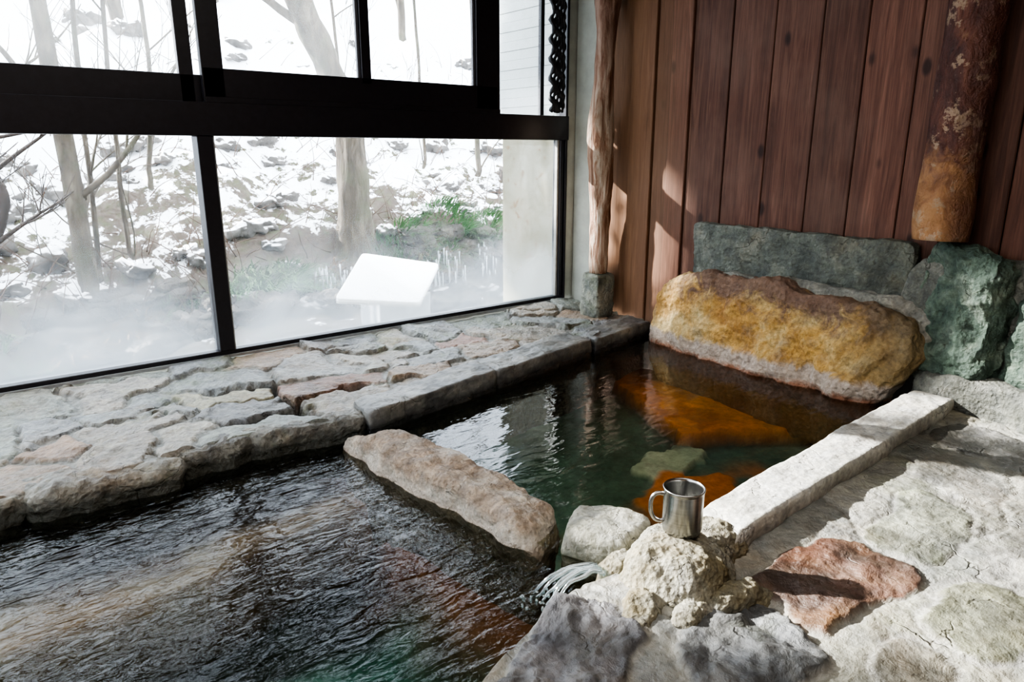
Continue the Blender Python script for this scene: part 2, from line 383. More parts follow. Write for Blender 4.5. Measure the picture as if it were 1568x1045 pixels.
def bed_left(X,Y):
    P=np.column_stack([X,Y,X*0]); w=.03*fbm(P,2.2,4,3)
    bench=sstep(2.13,2.17,Y+w-.10*sstep(.2,1.,X))
    foot=sstep(.90,1.15,X+.06*fbm(P,4,3,9))*sstep(1.15,1.5,Y+.06*fbm(P,3,3,19))
    Z=-.48+.30*bench; Z=np.maximum(Z,-.48+.22*foot); Z+=.010*fbm(P,5,4,6)
    C=np.tile([.06,.19,.165],(len(X),1)); C=lerp3(C,(.24,.58,.51),sstep(-.2,.7,fbm(P,3.2,3,88))*.85)
    C=lerp3(C,(.022,.028,.028),sstep(1.80,1.98,Y+w)*.95)  # shade along the bench riser painted dark into the bed colour
    C=lerp3(C,(.40,.28,.185),bench); C=lerp3(C,(.44,.40,.34),bench*sstep(.1,.7,fbm(P,2.1,3,41))*.7); C=lerp3(C,(.15,.095,.06),bench*sstep(.1,.6,fbm(P,3.3,3,47))*.8)
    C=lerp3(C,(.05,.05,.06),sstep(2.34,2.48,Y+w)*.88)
    C=lerp3(C,(.32,.115,.045),foot*.85*(1-.5*sstep(0,.6,fbm(P,4,4,61))))
    return Z,C
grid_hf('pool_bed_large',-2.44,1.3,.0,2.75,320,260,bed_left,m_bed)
def bed_right(X,Y):
    P=np.column_stack([X,Y,X*0]); w=.035*fbm(P,4,4,13)
    d1=((X-2.74)*(2.94-2.08)-(Y-2.08)*(3.12-2.74))/.94
    d2=((X-2.74)*(2.08-1.62)+(Y-2.08)*(3.54-2.74))/.92
    shelf=sstep(-.015,.015,np.minimum(d1,d2)+w)
    ww=.06*fbm(P,5,4,131)
    r2=np.sqrt(((X-2.56)/1.4)**2+((Y-1.99)/.9)**2)+ww*1.2; p2=sstep(.17,.15,r2)
    r3=np.sqrt(((X-2.42)/1.7)**2+((Y-1.72))**2)+ww*1.2; p3=sstep(.20,.14,r3)
    Z=-.33+.09*shelf; Z=np.maximum(Z,-.33+.03*p2); Z=np.maximum(Z,-.33+.02*p3); Z+=.008*fbm(P,6,4,6)
    C=np.tile([.09,.18,.145],(len(X),1)); C=lerp3(C,(.24,.38,.31),sstep(0,.8,fbm(P,2.5,3,66)))
    C=lerp3(C,(.46,.56,.45),p2); C=lerp3(C,(.70,.24,.045),p3); 
    C=lerp3(C,(.06,.045,.02),sstep(.07,.0,np.abs(np.minimum(d1,d2)+w))*.6)
    C=lerp3(C,(1.,.36,.05),shelf)
    C=lerp3(C,(.55,.18,.03),shelf*sstep(.0,.5,fbm(P,4,4,71))*.7)
    C=lerp3(C,(.60,.21,.045),sstep(.0,.5,fbm(P,3.1,3,101))*sstep(1.9,1.65,Y)*.85)
    C=lerp3(C,(.12,.085,.045),sstep(3.28,3.38,X+w)*.7)
    return Z,C
grid_hf('pool_bed_small',1.2,3.46,1.0,2.98,260,220,bed_right,m_bed)

def water_mat(name,tint,bscale,bstr,dist,rot,ior=1.33):
    t=NT(name); tc=t.n('ShaderNodeTexCoord'); mp=t.n('ShaderNodeMapping',{'Rotation':(0,0,R(rot)),'Scale':(1,2.4,1)}); t.t.links.new(tc.outputs['Object'],mp.inputs[0])
    a=t.noise(mp.outputs[0],bscale,2,.45,.8); b=t.noise(mp.outputs[0],bscale*3.3,2,.5,.5)
    h=t.math('ADD',a,t.math('MULTIPLY',b,.18))
    bn=t.n('ShaderNodeBump',{'Strength':bstr,'Distance':dist}); t.set(bn,'Height',h)
    f=t.n('ShaderNodeFresnel',{'IOR':ior}); t.t.links.new(bn.outputs[0],f.inputs['Normal'])
    tr=t.n('ShaderNodeBsdfTransparent',{'Color':(*tint,1)}); gl=t.n('ShaderNodeBsdfGlossy',{'Roughness':.03,'Color':(.95,.97,1,1)}); t.t.links.new(bn.outputs[0],gl.inputs['Normal'])
    mx=t.n('ShaderNodeMixShader'); t.set(mx,0,f.outputs[0]); t.t.links.new(tr.outputs[0],mx.inputs[1]); t.t.links.new(gl.outputs[0],mx.inputs[2]); t.t.links.new(mx.outputs[0],t.out.inputs[0])
    return t.m
m_w1=water_mat('bath_water_rippled',(.66,.68,.63),9,.55,.016,-25,1.24)
m_w2=water_mat('bath_water_calm',(.80,.80,.70),6,.35,.010,10,1.33)
obj_from('bath_water_large',[(-2.45,.1,-.02),(1.2,.1,-.02),(1.22,2.72,-.02),(-2.45,2.72,-.02)],[[0,1,2,3]],m_w1,False)
obj_from('bath_water_small',[(1.26,1.1,0),(3.46,1.1,0),(3.46,2.95,0),(1.2,2.6,0)],[[0,1,2,3]],m_w2,False)

# ================================================================== DIVIDER, CURB, BOULDERS
m_div=stone('buff_granite',[(.26,.19,.135),(.38,.31,.245),(.52,.48,.42)],7,5,.7,.9,.010,speck=(.5,1.3),bands=[(-.03,.01,(.28,.12,.05),.8,.02),(.0,.05,(.55,.53,.47),.55,.03)],wetz=-.03,stain=.5)
V,F=rockq([(1.19,1.40),(1.43,1.51),(1.32,2.46),(1.08,2.57)],-.5,.085,5,.016,6,41,6,.3)
obj_from('divider_stone',V,F,m_div)
m_pale=stone('pale_lime_stone',[(.23,.23,.18),(.33,.33,.28),(.42,.42,.37)],6,6,.8,.8,.010,bands=[(-.03,.02,(.10,.09,.05),.9,.03)],wetz=-.01,stain=.3)
V,F=rockq([(1.25,1.36),(1.34,1.18),(1.58,1.25),(1.45,1.50)],-.5,.078,9,.010,7,51,5); obj_from('link_stone',V,F,m_pale)
m_curb=stone('curb_granite',[(.34,.34,.31),(.45,.45,.42),(.55,.55,.52)],5,7,.7,.5,.010,bands=[(.02,.06,(.12,.11,.08),.8,.03)],wetz=-.01,stain=.2)
V,F=rockq([(1.58,.985),(3.37,1.06),(3.37,1.25),(1.60,1.155)],-.5,.118,16,.008,4,61,6,.4)
obj_from('curb_stone',V,F,m_curb)
t=NT('sulphur_boulder'); p=t.vec(); s=t.sep(p); n1=t.noise(p,4,6,.6,.5); n2=t.noise(p,42,6,.7); n3=t.noise(p,9,5,.65,.8)
vo=t.n('ShaderNodeTexVoronoi',{'Scale':38}); t.t.links.new(p,vo.inputs['Vector'])
c=t.ramp(n1,[(.3,(.34,.17,.045)),(.48,(.50,.30,.09)),(.66,(.55,.42,.21))])
c=t.mix(t.mr(t.noise(p,6,5,.7),.50,.64,0,.5),c,(.27,.22,.16))
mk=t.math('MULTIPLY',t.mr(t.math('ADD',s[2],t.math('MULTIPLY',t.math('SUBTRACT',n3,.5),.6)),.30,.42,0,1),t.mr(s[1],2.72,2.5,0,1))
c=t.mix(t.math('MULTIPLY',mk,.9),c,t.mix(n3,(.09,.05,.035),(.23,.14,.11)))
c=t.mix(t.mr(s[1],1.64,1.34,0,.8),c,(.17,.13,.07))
zz=t.math('ADD',s[2],t.math('MULTIPLY',t.math('SUBTRACT',n3,.5),.12))
c=t.mix(t.mr(zz,.085,.11,.9,0),c,(.42,.35,.30)); c=t.mix(t.mr(zz,.0,.03,.85,0),c,(.26,.09,.035))
c=t.mix(1,c,t.ramp(n2,[(.3,(.55,)*3),(.7,(1.2,)*3)]),'MULTIPLY')
t.pbr(c,.75,t.math('ADD',t.math('ADD',n2,n3),t.math('MULTIPLY',vo.outputs[0],.7)),.9,.016); m_yel=t.m
V,F=rockq([(3.24,1.27),(3.48,1.20),(3.48,2.82),(3.34,2.82)],-.3,.485,4.4,.030,3.6,71,6,.4)
V[:,0]-=.05*sstep(.45,.0,V[:,2])*sstep(3.49,3.25,V[:,0]); V[:,2]-=.03*sstep(2.2,2.8,V[:,1])*(V[:,2]>.1)*sstep(.1,.4,V[:,2]); V[:,1]+=.16*sstep(.30,-.05,V[:,2])*sstep(1.8,1.3,V[:,1])
V[:,0]=np.minimum(V[:,0],3.495)
obj_from('sulphur_boulder',V,F,m_yel)
m_gs=stone('green_grey_slab',[(.07,.08,.07),(.13,.145,.125),(.22,.23,.195)],5,8,.65,.9,.014,stain=.4)
V,F=rockq([(3.43,1.37),(3.498,1.37),(3.498,2.60),(3.43,2.60)],.36,.745,20,.010,5,81,6,.6); V[:,0]=np.minimum(V[:,0],3.496); obj_from('backsplash_slab',V,F,m_gs)
m_mort=stone('rough_mortar',[(.18,.18,.16),(.26,.26,.23),(.34,.34,.30)],6,9,.85,1,.014,stain=.3)
V,F=rockq([(3.375,1.22),(3.49,1.22),(3.49,2.62),(3.375,2.62)],.15,.50,4,.02,6,87,5); V[:,0]=np.minimum(V[:,0],3.495); obj_from('mortar_bed',V,F,m_mort)
m_gb=stone('green_boulder',[(.04,.065,.048),(.09,.13,.10),(.20,.24,.19)],6,10,.65,1,.014)
parts=[rockq([(3.29,.97),(3.48,.91),(3.48,1.34),(3.40,1.36)],.16,.76,4,.035,5,91,6)]
parts.append(rockq([(3.27,.60),(3.48,.54),(3.48,.93),(3.36,.96)],.02,.60,3.5,.03,4,93,5))
parts.append(rockq([(3.25,.0),(3.48,.0),(3.48,.53),(3.30,.56)],-.05,.62,4,.03,4,99,5))
V,F=merge(parts); V[:,0]=np.minimum(V[:,0],3.495); obj_from('green_boulder',V,F,m_gb)
V,F=merge([rockq([(3.22,.0),(3.48,-.1),(3.48,1.34),(3.30,1.24)],-.05,.22,4,.035,4,97,5),rockq([(3.40,.3),(3.48,.3),(3.48,1.40),(3.40,1.40)],.1,.72,5,.02,4,98,5)]); V[:,0]=np.minimum(V[:,0],3.494)
obj_from('mortar_boulder',V,F,stone('grey_mortar',[(.09,.095,.08),(.155,.16,.14),(.24,.24,.21)],6,22,.8,1,.014))

# ================================================================== FLOOR
m_floor=stone('floor_paving_stone',[(.29,.29,.265)],4,12,.5,.8,.014,speck=(.66,1.14),attr=True,wetz=.0,puddle=.7,pits=.25,stain=.35,moss=.3)
A=np.array([(-2.4,-.3),(-.6,.25),(.2,.62),(.5,.86),(.74,1.04),(.95,1.11),(1.15,1.15),(1.35,1.12),(1.60,1.05),(2.4,1.08),(3.0,1.12),(3.46,1.15)])
seg=np.r_[0,np.cumsum(np.hypot(*np.diff(A,axis=0).T))]; ns,nt=620,300
s=np.linspace(0,seg[-1],ns); ax=np.interp(s,seg,A[:,0]); ay=np.interp(s,seg,A[:,1])
bx=np.interp(s,seg,[-2.4,-.6,0.1,.45,.75,1.0,1.2,1.4,1.65,2.45,3.05,3.46]); by=np.full(ns,-1.49)
tt=np.linspace(0,1,nt)**1.35
X=(ax[:,None]+(bx-ax)[:,None]*tt).ravel(); Y=(ay[:,None]+(by-ay)[:,None]*tt).ravel()
P=np.column_stack([X,Y,X*0])
rn=random.Random(5); seeds=[];cl=[]
pal=[(.27,.275,.25),(.24,.25,.225),(.30,.30,.27),(.22,.225,.21),(.27,.27,.225),(.31,.305,.28)]
for gx in np.arange(-2.3,3.6,.42):
    for gy in np.arange(-1.4,1.2,.38):
        seeds.append((gx+rn.uniform(-.14,.14),gy+rn.uniform(-.13,.13))); cl.append(rn.choice(pal))
idx,e,m=paving(X,Y,seeds,cl,1.0,.09,33,(.008,.03)); cl=np.array(cl)
mort=np.array([.29,.29,.265]); C=mort[None,:]*(1-m[:,None])+cl[idx]*m[:,None]
C*=(1-.3*(1-sstep(.0,.012,e)))[:,None]
feat=[(1.675,.765,.245,.155,-6,(.085,.042,.028),.008,.013),(2.15,.735,.21,.115,4,(.22,.23,.185),.006,.004),(1.79,.44,.165,.115,10,(.16,.165,.115),.006,.004),
      (.955,.955,.21,.145,22,(.125,.125,.135),.012,.026),(1.255,.735,.19,.125,-8,(.085,.09,.095),.014,.030),(1.50,.48,.10,.09,0,(.15,.145,.12),.006,.005),
      (2.64,.80,.20,.14,0,(.30,.30,.275),.004,.004),(3.02,.80,.17,.20,0,(.14,.14,.135),.008,.008),(2.25,.42,.22,.13,-10,(.28,.275,.25),.005,.004),(.70,.80,.10,.14,40,(.20,.20,.19),.01,.006)]
H=m*.004-.006*(1-sstep(.0,.010,e))
for k,(fx,fy,rx,ry,an,col,rise,rel) in enumerate(feat):
    c_,s_=math.cos(R(an)),math.sin(R(an)); dx,dy=X-fx,Y-fy; u=(dx*c_+dy*s_)/rx; v=(-dx*s_+dy*c_)/ry
    r=(np.abs(u)**3+np.abs(v)**3)**(1/3)+.24*fbm(P,6,5,200+k)
    ring=sstep(1.18,1.06,r); ins=sstep(1.03,.97,r)
    C=C*(1-ring[:,None])+mort[None,:]*ring[:,None]; H=H*(1-ring)
    vv=sstep(-.5,.7,fbm(P,8,5,55+k,.6))[:,None]; warm=sstep(.0,.6,fbm(P,5,3,75+k))[:,None]
    cc=np.array(col)[None,:]*(.6+.85*vv)
    if k==0: cc=cc*(1-.6*warm)+np.array([.19,.10,.045])[None,:]*.6*warm
    C=C*(1-ins[:,None])+cc*ins[:,None]; nn=fbm(P,7,5,90+k,.55); H=H*(1-ins)+ins*(rise+rel*(np.abs(nn)*1.2-.3 if k in(3,4) else nn))
C*=(1-.25*sstep(.2,.7,fbm(P,1.8,3,301)))[:,None]
Z=.045+.014*fbm(P,2.2,3,7)+H+.0035*fbm(P,15,5,3,.6)
Z+=.022*sstep(.3,0,np.hypot(X-1.2,Y-.97))
V=np.column_stack([X,Y,Z]); ii=np.arange(ns*nt).reshape(ns,nt)
F=np.stack([ii[:-1,:-1],ii[:-1,1:],ii[1:,1:],ii[1:,:-1]],-1).reshape(-1,4).tolist()
sk=V[ii[:,0]].copy(); s1=sk.copy(); s1[:,2]=-.08; s1[:,1]+=.02; s2=s1.copy(); s2[:,2]=-.8
base=len(V); V=np.vstack([V,s1,s2]); C=np.vstack([C,np.tile([.2,.19,.16],(2*ns,1))])
for i in range(ns-1):
    F.append([ii[i,0],ii[i+1,0],base+i+1,base+i]); F.append([base+i,base+i+1,base+ns+i+1,base+ns+i])
o=obj_from('floor',V,F,m_floor); set_col(o,C)
m_md=stone('mineral_mound',[(.17,.14,.075),(.25,.235,.175),(.35,.345,.30)],7,17,.85,.9,.012,speck=(.5,1.15),bands=[(-.03,.03,(.12,.11,.05),.9,.04)],wetz=-.01,pits=.6,stain=.4)
parts=[rockq(ell(1.385,1.035,.165,.15,20),-.2,.150,2.9,.011,6.5,121,6,.45),rockq(ell(1.57,1.06,.11,.10,0),-.2,.122,3,.012,7,122,5,.45),
       rockq(ell(1.19,.985,.11,.07,30),-.2,.092,2.8,.011,7,123,5,.45),rockq(ell(1.40,.875,.14,.05,-15),-.1,.080,3,.011,7,124,5,.45),rockq(ell(1.27,.90,.08,.05,20),-.1,.080,3,.011,7,127,5,.45),rockq(ell(1.31,1.16,.08,.05,0),-.2,.075,3,.010,8,125,5,.4),
       rockq(ell(1.09,1.10,.09,.045,10),-.2,.055,3,.010,8,126,5,.4)]
V,F=merge(parts); obj_from('mineral_mound',V,F,m_md)

# ================================================================== TRICKLE
t=NT('running_water'); b=t.n('ShaderNodeBsdfTransparent',{'Color':(.85,.92,.93,1)}); g=t.n('ShaderNodeBsdfGlossy',{'Roughness':.08}); dfu=t.n('ShaderNodeBsdfDiffuse',{'Color':(.6,.65,.67,1)})
mx=t.n('ShaderNodeMixShader',{0:.30}); mx3=t.n('ShaderNodeMixShader',{0:.3}); t.t.links.new(g.outputs[0],mx3.inputs[1]); t.t.links.new(dfu.outputs[0],mx3.inputs[2])
t.t.links.new(b.outputs[0],mx.inputs[1]); t.t.links.new(mx3.outputs[0],mx.inputs[2]); t.t.links.new(mx.outputs[0],t.out.inputs[0])
parts=[]
for k in range(5):
    pts=resample([(1.24,1.155+.010*k,.055),(1.18,1.18+.012*k,.058),(1.12,1.195+.016*k,.025),(1.085,1.20+.022*k,-.03)],16,.004,k)
    parts.append(tube(pts,[.008-.0003*j for j in range(16)],8))
rn=random.Random(6)
for k in range(26):
    a=rn.uniform(0,6.28); r=rn.uniform(.01,.06); parts.append(rockq(ell(1.08+r*math.cos(a),1.23+r*math.sin(a),.004,.004),-.02+rn.uniform(0,.012),-.008+rn.uniform(0,.014),2,0,5,k,2))
V,F=merge(parts); obj_from('water_trickle',V,F,t.m)

# ================================================================== STEEL CUP
t=NT('brushed_steel'); p=t.vec(scl=(1,1,40)); n=t.noise(p,12,3,.5)
t.pbr(t.ramp(n,[(.3,(.28,.28,.27)),(.7,(.38,.38,.37))]),.26,n,.08,.001,1.0); m_steel=t.m
cx,cy,cz=1.44,1.065,.146
prof=[(0,.004),(.040,.004),(.047,.0),(.051,.004),(.0535,.015),(.0535,.118),(.0545,.122),(.056,.126),(.0565,.129),(.055,.131),(.052,.129),(.0515,.120),(.0515,.016),(.047,.009),(0,.008)]
S=56; V=[];F=[]
for r,z in prof:
    for k in range(S): V.append((cx+r*math.cos(2*math.pi*k/S),cy+r*math.sin(2*math.pi*k/S),cz+z))
for i in range(len(prof)-1):
    for k in range(S): F.append([i*S+k,i*S+(k+1)%S,(i+1)*S+(k+1)%S,(i+1)*S+k])
cup=empty('steel_cup'); obj_from('cup_body',V,F,m_steel,True,cup)
d=Vector((-.74,.67,0)).normalized()
hp=[(.050,.108),(.066,.112),(.082,.104),(.088,.085),(.087,.055),(.078,.036),(.064,.028),(.051,.030)]
pts=resample([(cx+d.x*a,cy+d.y*a,cz+b) for a,b in hp],30)
V,F=tube(pts,[.006]*30,10); obj_from('cup_handle',V,F,m_steel,True,cup)

# ================================================================== LOG POSTS
t=NT('peeled_log'); p=t.vec(); s=t.sep(p)
mp=t.n('ShaderNodeMapping',{'Scale':(1,1,.45)}); t.t.links.new(p,mp.inputs[0])
n1=t.noise(mp.outputs[0],9,7,.65,1.0); n2=t.noise(p,16,6,.6,.6); n3=t.noise(p,60,4,.6)
c=t.ramp(n1,[(.30,(.028,.012,.010)),(.46,(.070,.024,.018)),(.60,(.13,.048,.030)),(.72,(.24,.13,.08))])
low=t.mr(t.math('ADD',s[2],t.math('MULTIPLY',t.math('SUBTRACT',n2,.5),.6)),1.18,1.02,0,1)
c=t.mix(low,c,t.ramp(n1,[(.3,(.15,.055,.022)),(.6,(.34,.18,.08))]))
c=t.mix(t.mr(t.noise(p,9,6,.75),.565,.60,0,.75),c,(.32,.235,.16))
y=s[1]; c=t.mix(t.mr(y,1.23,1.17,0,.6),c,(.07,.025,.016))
t.pbr(c,.5,t.math('ADD',n1,t.math('ADD',t.math('MULTIPLY',n3,.4),n2)),1,.025); m_log=t.m
n=90; pts=[(3.378+.008*math.sin(i*.09),1.245+.008*math.sin(i*.06+1),.775+i*(2.6-.775)/(n-1)) for i in range(n)]
rad=[.104+.006*math.sin(i*.13)+.012*math.exp(-((i-34)/5)**2)+.004*math.sin(i*.31) for i in range(n)]
V,F=tube(pts,rad,64,.08,3); V[:,0]=np.minimum(V[:,0],3.494); obj_from('log_post',V,F,m_log)
t=NT('weathered_log'); p=t.vec(); s=t.sep(p); mp=t.n('ShaderNodeMapping',{'Scale':(1,1,.12)}); t.t.links.new(p,mp.inputs[0])
n1=t.noise(mp.outputs[0],22,7,.65,.8); n2=t.noise(p,8,5,.6)
c=t.ramp(n1,[(.30,(.07,.028,.016)),(.45,(.24,.125,.07)),(.58,(.44,.36,.28)),(.7,(.54,.48,.42))])
c=t.mix(t.mr(s[2],1.2,1.9,0,.8),c,t.ramp(n1,[(.3,(.05,.02,.014)),(.65,(.18,.08,.045))]))
t.pbr(c,.7,t.math('ADD',n1,n2),1,.02); m_log2=t.m
pts=[(3.36+.012*math.sin(i*.11),3.30+.014*math.sin(i*.075+.6),.36+i*(2.6-.36)/(n-1)) for i in range(n)]
rad=[.066+.015*math.exp(-((i-28)/9)**2)+.008*math.sin(i*.2)+.014*(i>60)*min(1,(i-60)/10) for i in range(n)]
V,F=tube(pts,rad,48,.28,13); obj_from('driftwood_post',V,F,m_log2)
V,F=rockq([(3.27,3.21),(3.45,3.21),(3.45,3.39),(3.27,3.39)],.06,.375,7,.010,6,131,5); obj_from('post_base_stone',V,F,stone('base_stone',[(.14,.15,.13),(.24,.25,.21),(.34,.34,.28)],6,18,.75,.8,.012,moss=.5))

# ================================================================== OUTDOORS
def terr(X,Y):
    P=np.column_stack([X,Y,X*0])
    w=.35*fbm(P,.55,3,17)+.12*fbm(P,2,3,19)
    z=np.interp(Y+w,[3.8,6.0,6.5,6.95,7.4,9,14,20,45],[-.55,-.5,-.25,.32,.48,1.15,4.1,7.6,21])
    z=z-.42*sstep(2.2,.2,X)*sstep(5.5,7.,Y)*sstep(14,8,Y)
    return z+.14*fbm(P,1.3,4,23)*sstep(6,7.5,Y)+.05*fbm(P,5,4,29)
def tz(x,y): return float(terr(np.array([x]),np.array([y]))[0])
t=NT('snowy_ground'); p=t.vec(); geo=t.n('ShaderNodeNewGeometry'); nz=t.sep(geo.outputs['Normal'])[2]; pz=t.sep(p)
n1=t.noise(p,1.5,6,.65,.6); n2=t.noise(p,7,7,.72); n3=t.noise(p,30,5,.7)
steep=t.math('ADD',nz,t.math('ADD',t.math('MULTIPLY',t.math('SUBTRACT',n1,.5),-1.5),t.math('MULTIPLY',t.math('SUBTRACT',n2,.5),-1.9)))
steep=t.math('ADD',steep,t.mr(pz[1],6.3,10.5,-.52,.34))
f=t.mr(steep,.62,.70,0,1)
soil=t.ramp(n3,[(.3,(.03,.021,.015)),(.5,(.08,.057,.04)),(.7,(.19,.155,.125))]); soil=t.mix(t.mr(n2,.5,.62,0,.45),soil,(.06,.09,.025))
c=t.mix(f,soil,(.93,.95,.98))
t.pbr(c,.85,t.math('ADD',n2,t.math('MULTIPLY',n3,.5)),.6,.05); m_snow=t.m
grid_hf('snowy_hillside',-14,30,3.85,42,380,380,lambda X,Y:(terr(X,Y),None),m_snow)

t=NT('snow_capped_rock'); p=t.vec(); geo=t.n('ShaderNodeNewGeometry'); nz=t.sep(geo.outputs['Normal'])[2]
n1=t.noise(p,4,6,.65); n2=t.noise(p,22,5,.7)
c=t.ramp(n1,[(.3,(.05,.043,.037)),(.5,(.12,.11,.10)),(.7,(.24,.22,.20))])
f=t.mr(t.math('ADD',nz,t.math('MULTIPLY',t.math('SUBTRACT',n1,.5),-.9)),.45,.60,0,1); f=t.math('MULTIPLY',f,t.mr(t.sep(p)[1],6.2,7.3,.2,1))
t.pbr(t.mix(f,c,(.93,.95,.98)),.85,t.math('ADD',n1,n2),.7,.03); m_sr=t.m
rn=random.Random(21); parts=[]
for i in range(170):
    y=rn.choice([rn.uniform(6.2,7.6),rn.uniform(7,9.5),rn.uniform(8,12)]); x=rn.uniform(-1.5,1.35*y*.62+1.5); r=rn.uniform(.06,.18)*(1+(y-7)*.04)
    z=tz(x,y); parts.append(rockq(ell(x,y,r*rn.uniform(.9,1.5),r*rn.uniform(.7,1.2),rn.uniform(0,90)),z-r*.6,z+r*rn.uniform(.4,.8),2.6,r*.45,1.5/r*.6,i,3))
V,F=merge(parts); obj_from('hillside_rocks',V,F,m_sr)
parts=[]
for i in range(120):
    x=rn.uniform(.3,5.8); y=rn.uniform(6.15,7.0); r=rn.uniform(.08,.2); z=tz(x,y)
    parts.append(rockq(ell(x,y,r*1.4,r,rn.uniform(-20,20)),z-r*.6,z+r*.6,4,r*.35,5,i+200,3))
V,F=merge(parts); obj_from('bank_rocks',V,F,stone('bank_stone',[(.04,.034,.028),(.09,.078,.065),(.18,.16,.135)],3,20,.7,1,.03,wetz=-.4))

t=NT('tree_bark'); p=t.vec(); mp=t.n('ShaderNodeMapping',{'Scale':(1,1,.3)}); t.t.links.new(p,mp.inputs[0]); n1=t.noise(mp.outputs[0],14,7,.7,.5); n2=t.noise(p,4,5,.6)
c=t.ramp(n1,[(.3,(.030,.023,.017)),(.5,(.080,.064,.046)),(.7,(.165,.14,.105))]); c=t.mix(t.mr(n2,.5,.65,0,.5),c,(.07,.078,.042))
t.pbr(c,.9,n1,.9,.03); m_bark=t.m
def branchy(rn,p,d,L,r,depth,parts):
    n=max(5,int(L/.12)); pts=[p.copy()]; dd=d.copy()
    for i in range(n):
        dd=(dd+Vector((rn.uniform(-.12,.12),rn.uniform(-.12,.12),rn.uniform(-.06,.1)))).normalized(); pts.append(pts[-1]+dd*L/n)
    parts.append(tube(pts,[max(.0025,r*(1-.8*i/n)) for i in range(n+1)],5 if r<.03 else 10))
    if depth>0:
        for k in range(rn.randint(2,5)):
            i=rn.randint(n//3,n-1); nd=(dd+Vector((rn.uniform(-1,1),rn.uniform(-.8,.8),rn.uniform(-.1,.8)))).normalized()
            branchy(rn,pts[i],nd,L*rn.uniform(.35,.6),r*(1-.8*i/n)*.6,depth-1,parts)
parts=[]
b=(3.45,7.05); z0=tz(*b)-.25
pts=resample([(b[0],b[1],z0),(3.45,7.05,z0+.35),(3.46,7.05,1.15),(3.40,7.05,1.6),(3.22,7.08,2.1),(2.98,7.1,2.6),(2.7,7.2,3.6),(2.6,7.3,5.2)],46)
rad=[.16+.22*math.exp(-((i)/5)**1.3)-.0012*i for i in range(46)]
parts.append(tube(pts,rad,28,.22,4))
rn=random.Random(8)
for k in range(6): branchy(rn,Vector(pts[28+3*k]),Vector((rn.uniform(-1,1),rn.uniform(-.4,.4),.6)).normalized(),1.6,.05,2,parts)
V,F=merge(parts); obj_from('leaning_tree',V,F,m_bark)
def tree(x,y,xt,yt,h,r,seed,nb=5,depth=2):
    rn=random.Random(seed); parts=[]; z=tz(x,y)-.15
    pts=resample([(x,y,z),(x,y,z+.2),(x*.5+xt*.5,y*.5+yt*.5,z+h*.5),(xt,yt,z+h)],34,.05,seed)
    parts.append(tube(pts,[r*(1+.5*math.exp(-i/3))*(1-.55*i/34) for i in range(34)],14 if r>.04 else 8,.12,seed))
    for k in range(nb): branchy(rn,Vector(pts[rn.randint(8,31)]),Vector((rn.uniform(-1,1),rn.uniform(-.6,.6),rn.uniform(.3,1))).normalized(),h*.28,r*.32,depth,parts)
    V,F=merge(parts); obj_from('bare_tree',V,F,m_bark)
tree(.86,7.0,.80,7.1,6,.095,1,7)
tree(1.28,7.3,1.45,7.3,5.5,.028,2,6); tree(1.05,7.2,1.25,7.2,5,.03,3,5)
tree(1.75,8.2,1.95,8.3,5,.03,4,6); tree(.3,8.6,.5,8.8,6,.07,5,6); tree(5.3,8.6,5.2,8.7,5,.028,6,6)
tree(6.0,8.3,5.9,8.3,5,.045,7,5); tree(4.5,9.2,4.2,9.2,5,.03,9,6); tree(2.2,11,2.4,11.2,7,.10,10,6); tree(4.0,13,4.3,13,7,.12,11,6); tree(7.0,12,6.8,12,7,.08,12,6); tree(-.3,10,0,10,6,.09,13,6); tree(9,15,9,15,8,.14,14,5)
parts=[]; rn=random.Random(31)
pts=resample([(-.2,6.1,-.5),(.0,6.1,.15),(.28,6.15,.55),(.40,6.2,.85),(.30,6.2,1.05),(.10,6.2,1.2),(-.3,6.2,1.5)],40,.03,3); parts.append(tube(pts,[.055-.0007*i for i in range(40)],12,.2,3))
for k in range(7): branchy(rn,Vector(pts[8+4*k]),Vector((rn.uniform(-1,1),rn.uniform(-.4,.4),rn.uniform(-.2,1))).normalized(),.7,.02,2,parts)
V,F=merge(parts); obj_from('curved_bough',V,F,simple('dark_bark',(.045,.034,.028),.9,0,12,.4))
parts=[]; rn=random.Random(44)
for i in range(800):
    y=rn.choice([rn.uniform(6.3,7.6),rn.uniform(7,11)]); x=rn.uniform(-.8,1.1*y*.75+.2); z=tz(x,y)
    p0=Vector((x,y,z-.03)); d=Vector((rn.uniform(-1,1),rn.uniform(-.6,.6),rn.uniform(.15,1.1))).normalized(); L=rn.uniform(.15,.75)
    pts=[p0]; 
    for j in range(6): d=(d+Vector((rn.uniform(-.2,.2),rn.uniform(-.2,.2),rn.uniform(-.25,.1)))).normalized(); pts.append(pts[-1]+d*L/6)
    parts.append(tube(pts,[.006-.0007*j for j in range(7)],4))
V,F=merge(parts); obj_from('brushwood_twigs',V,F,simple('twig',(.085,.05,.032),.9))
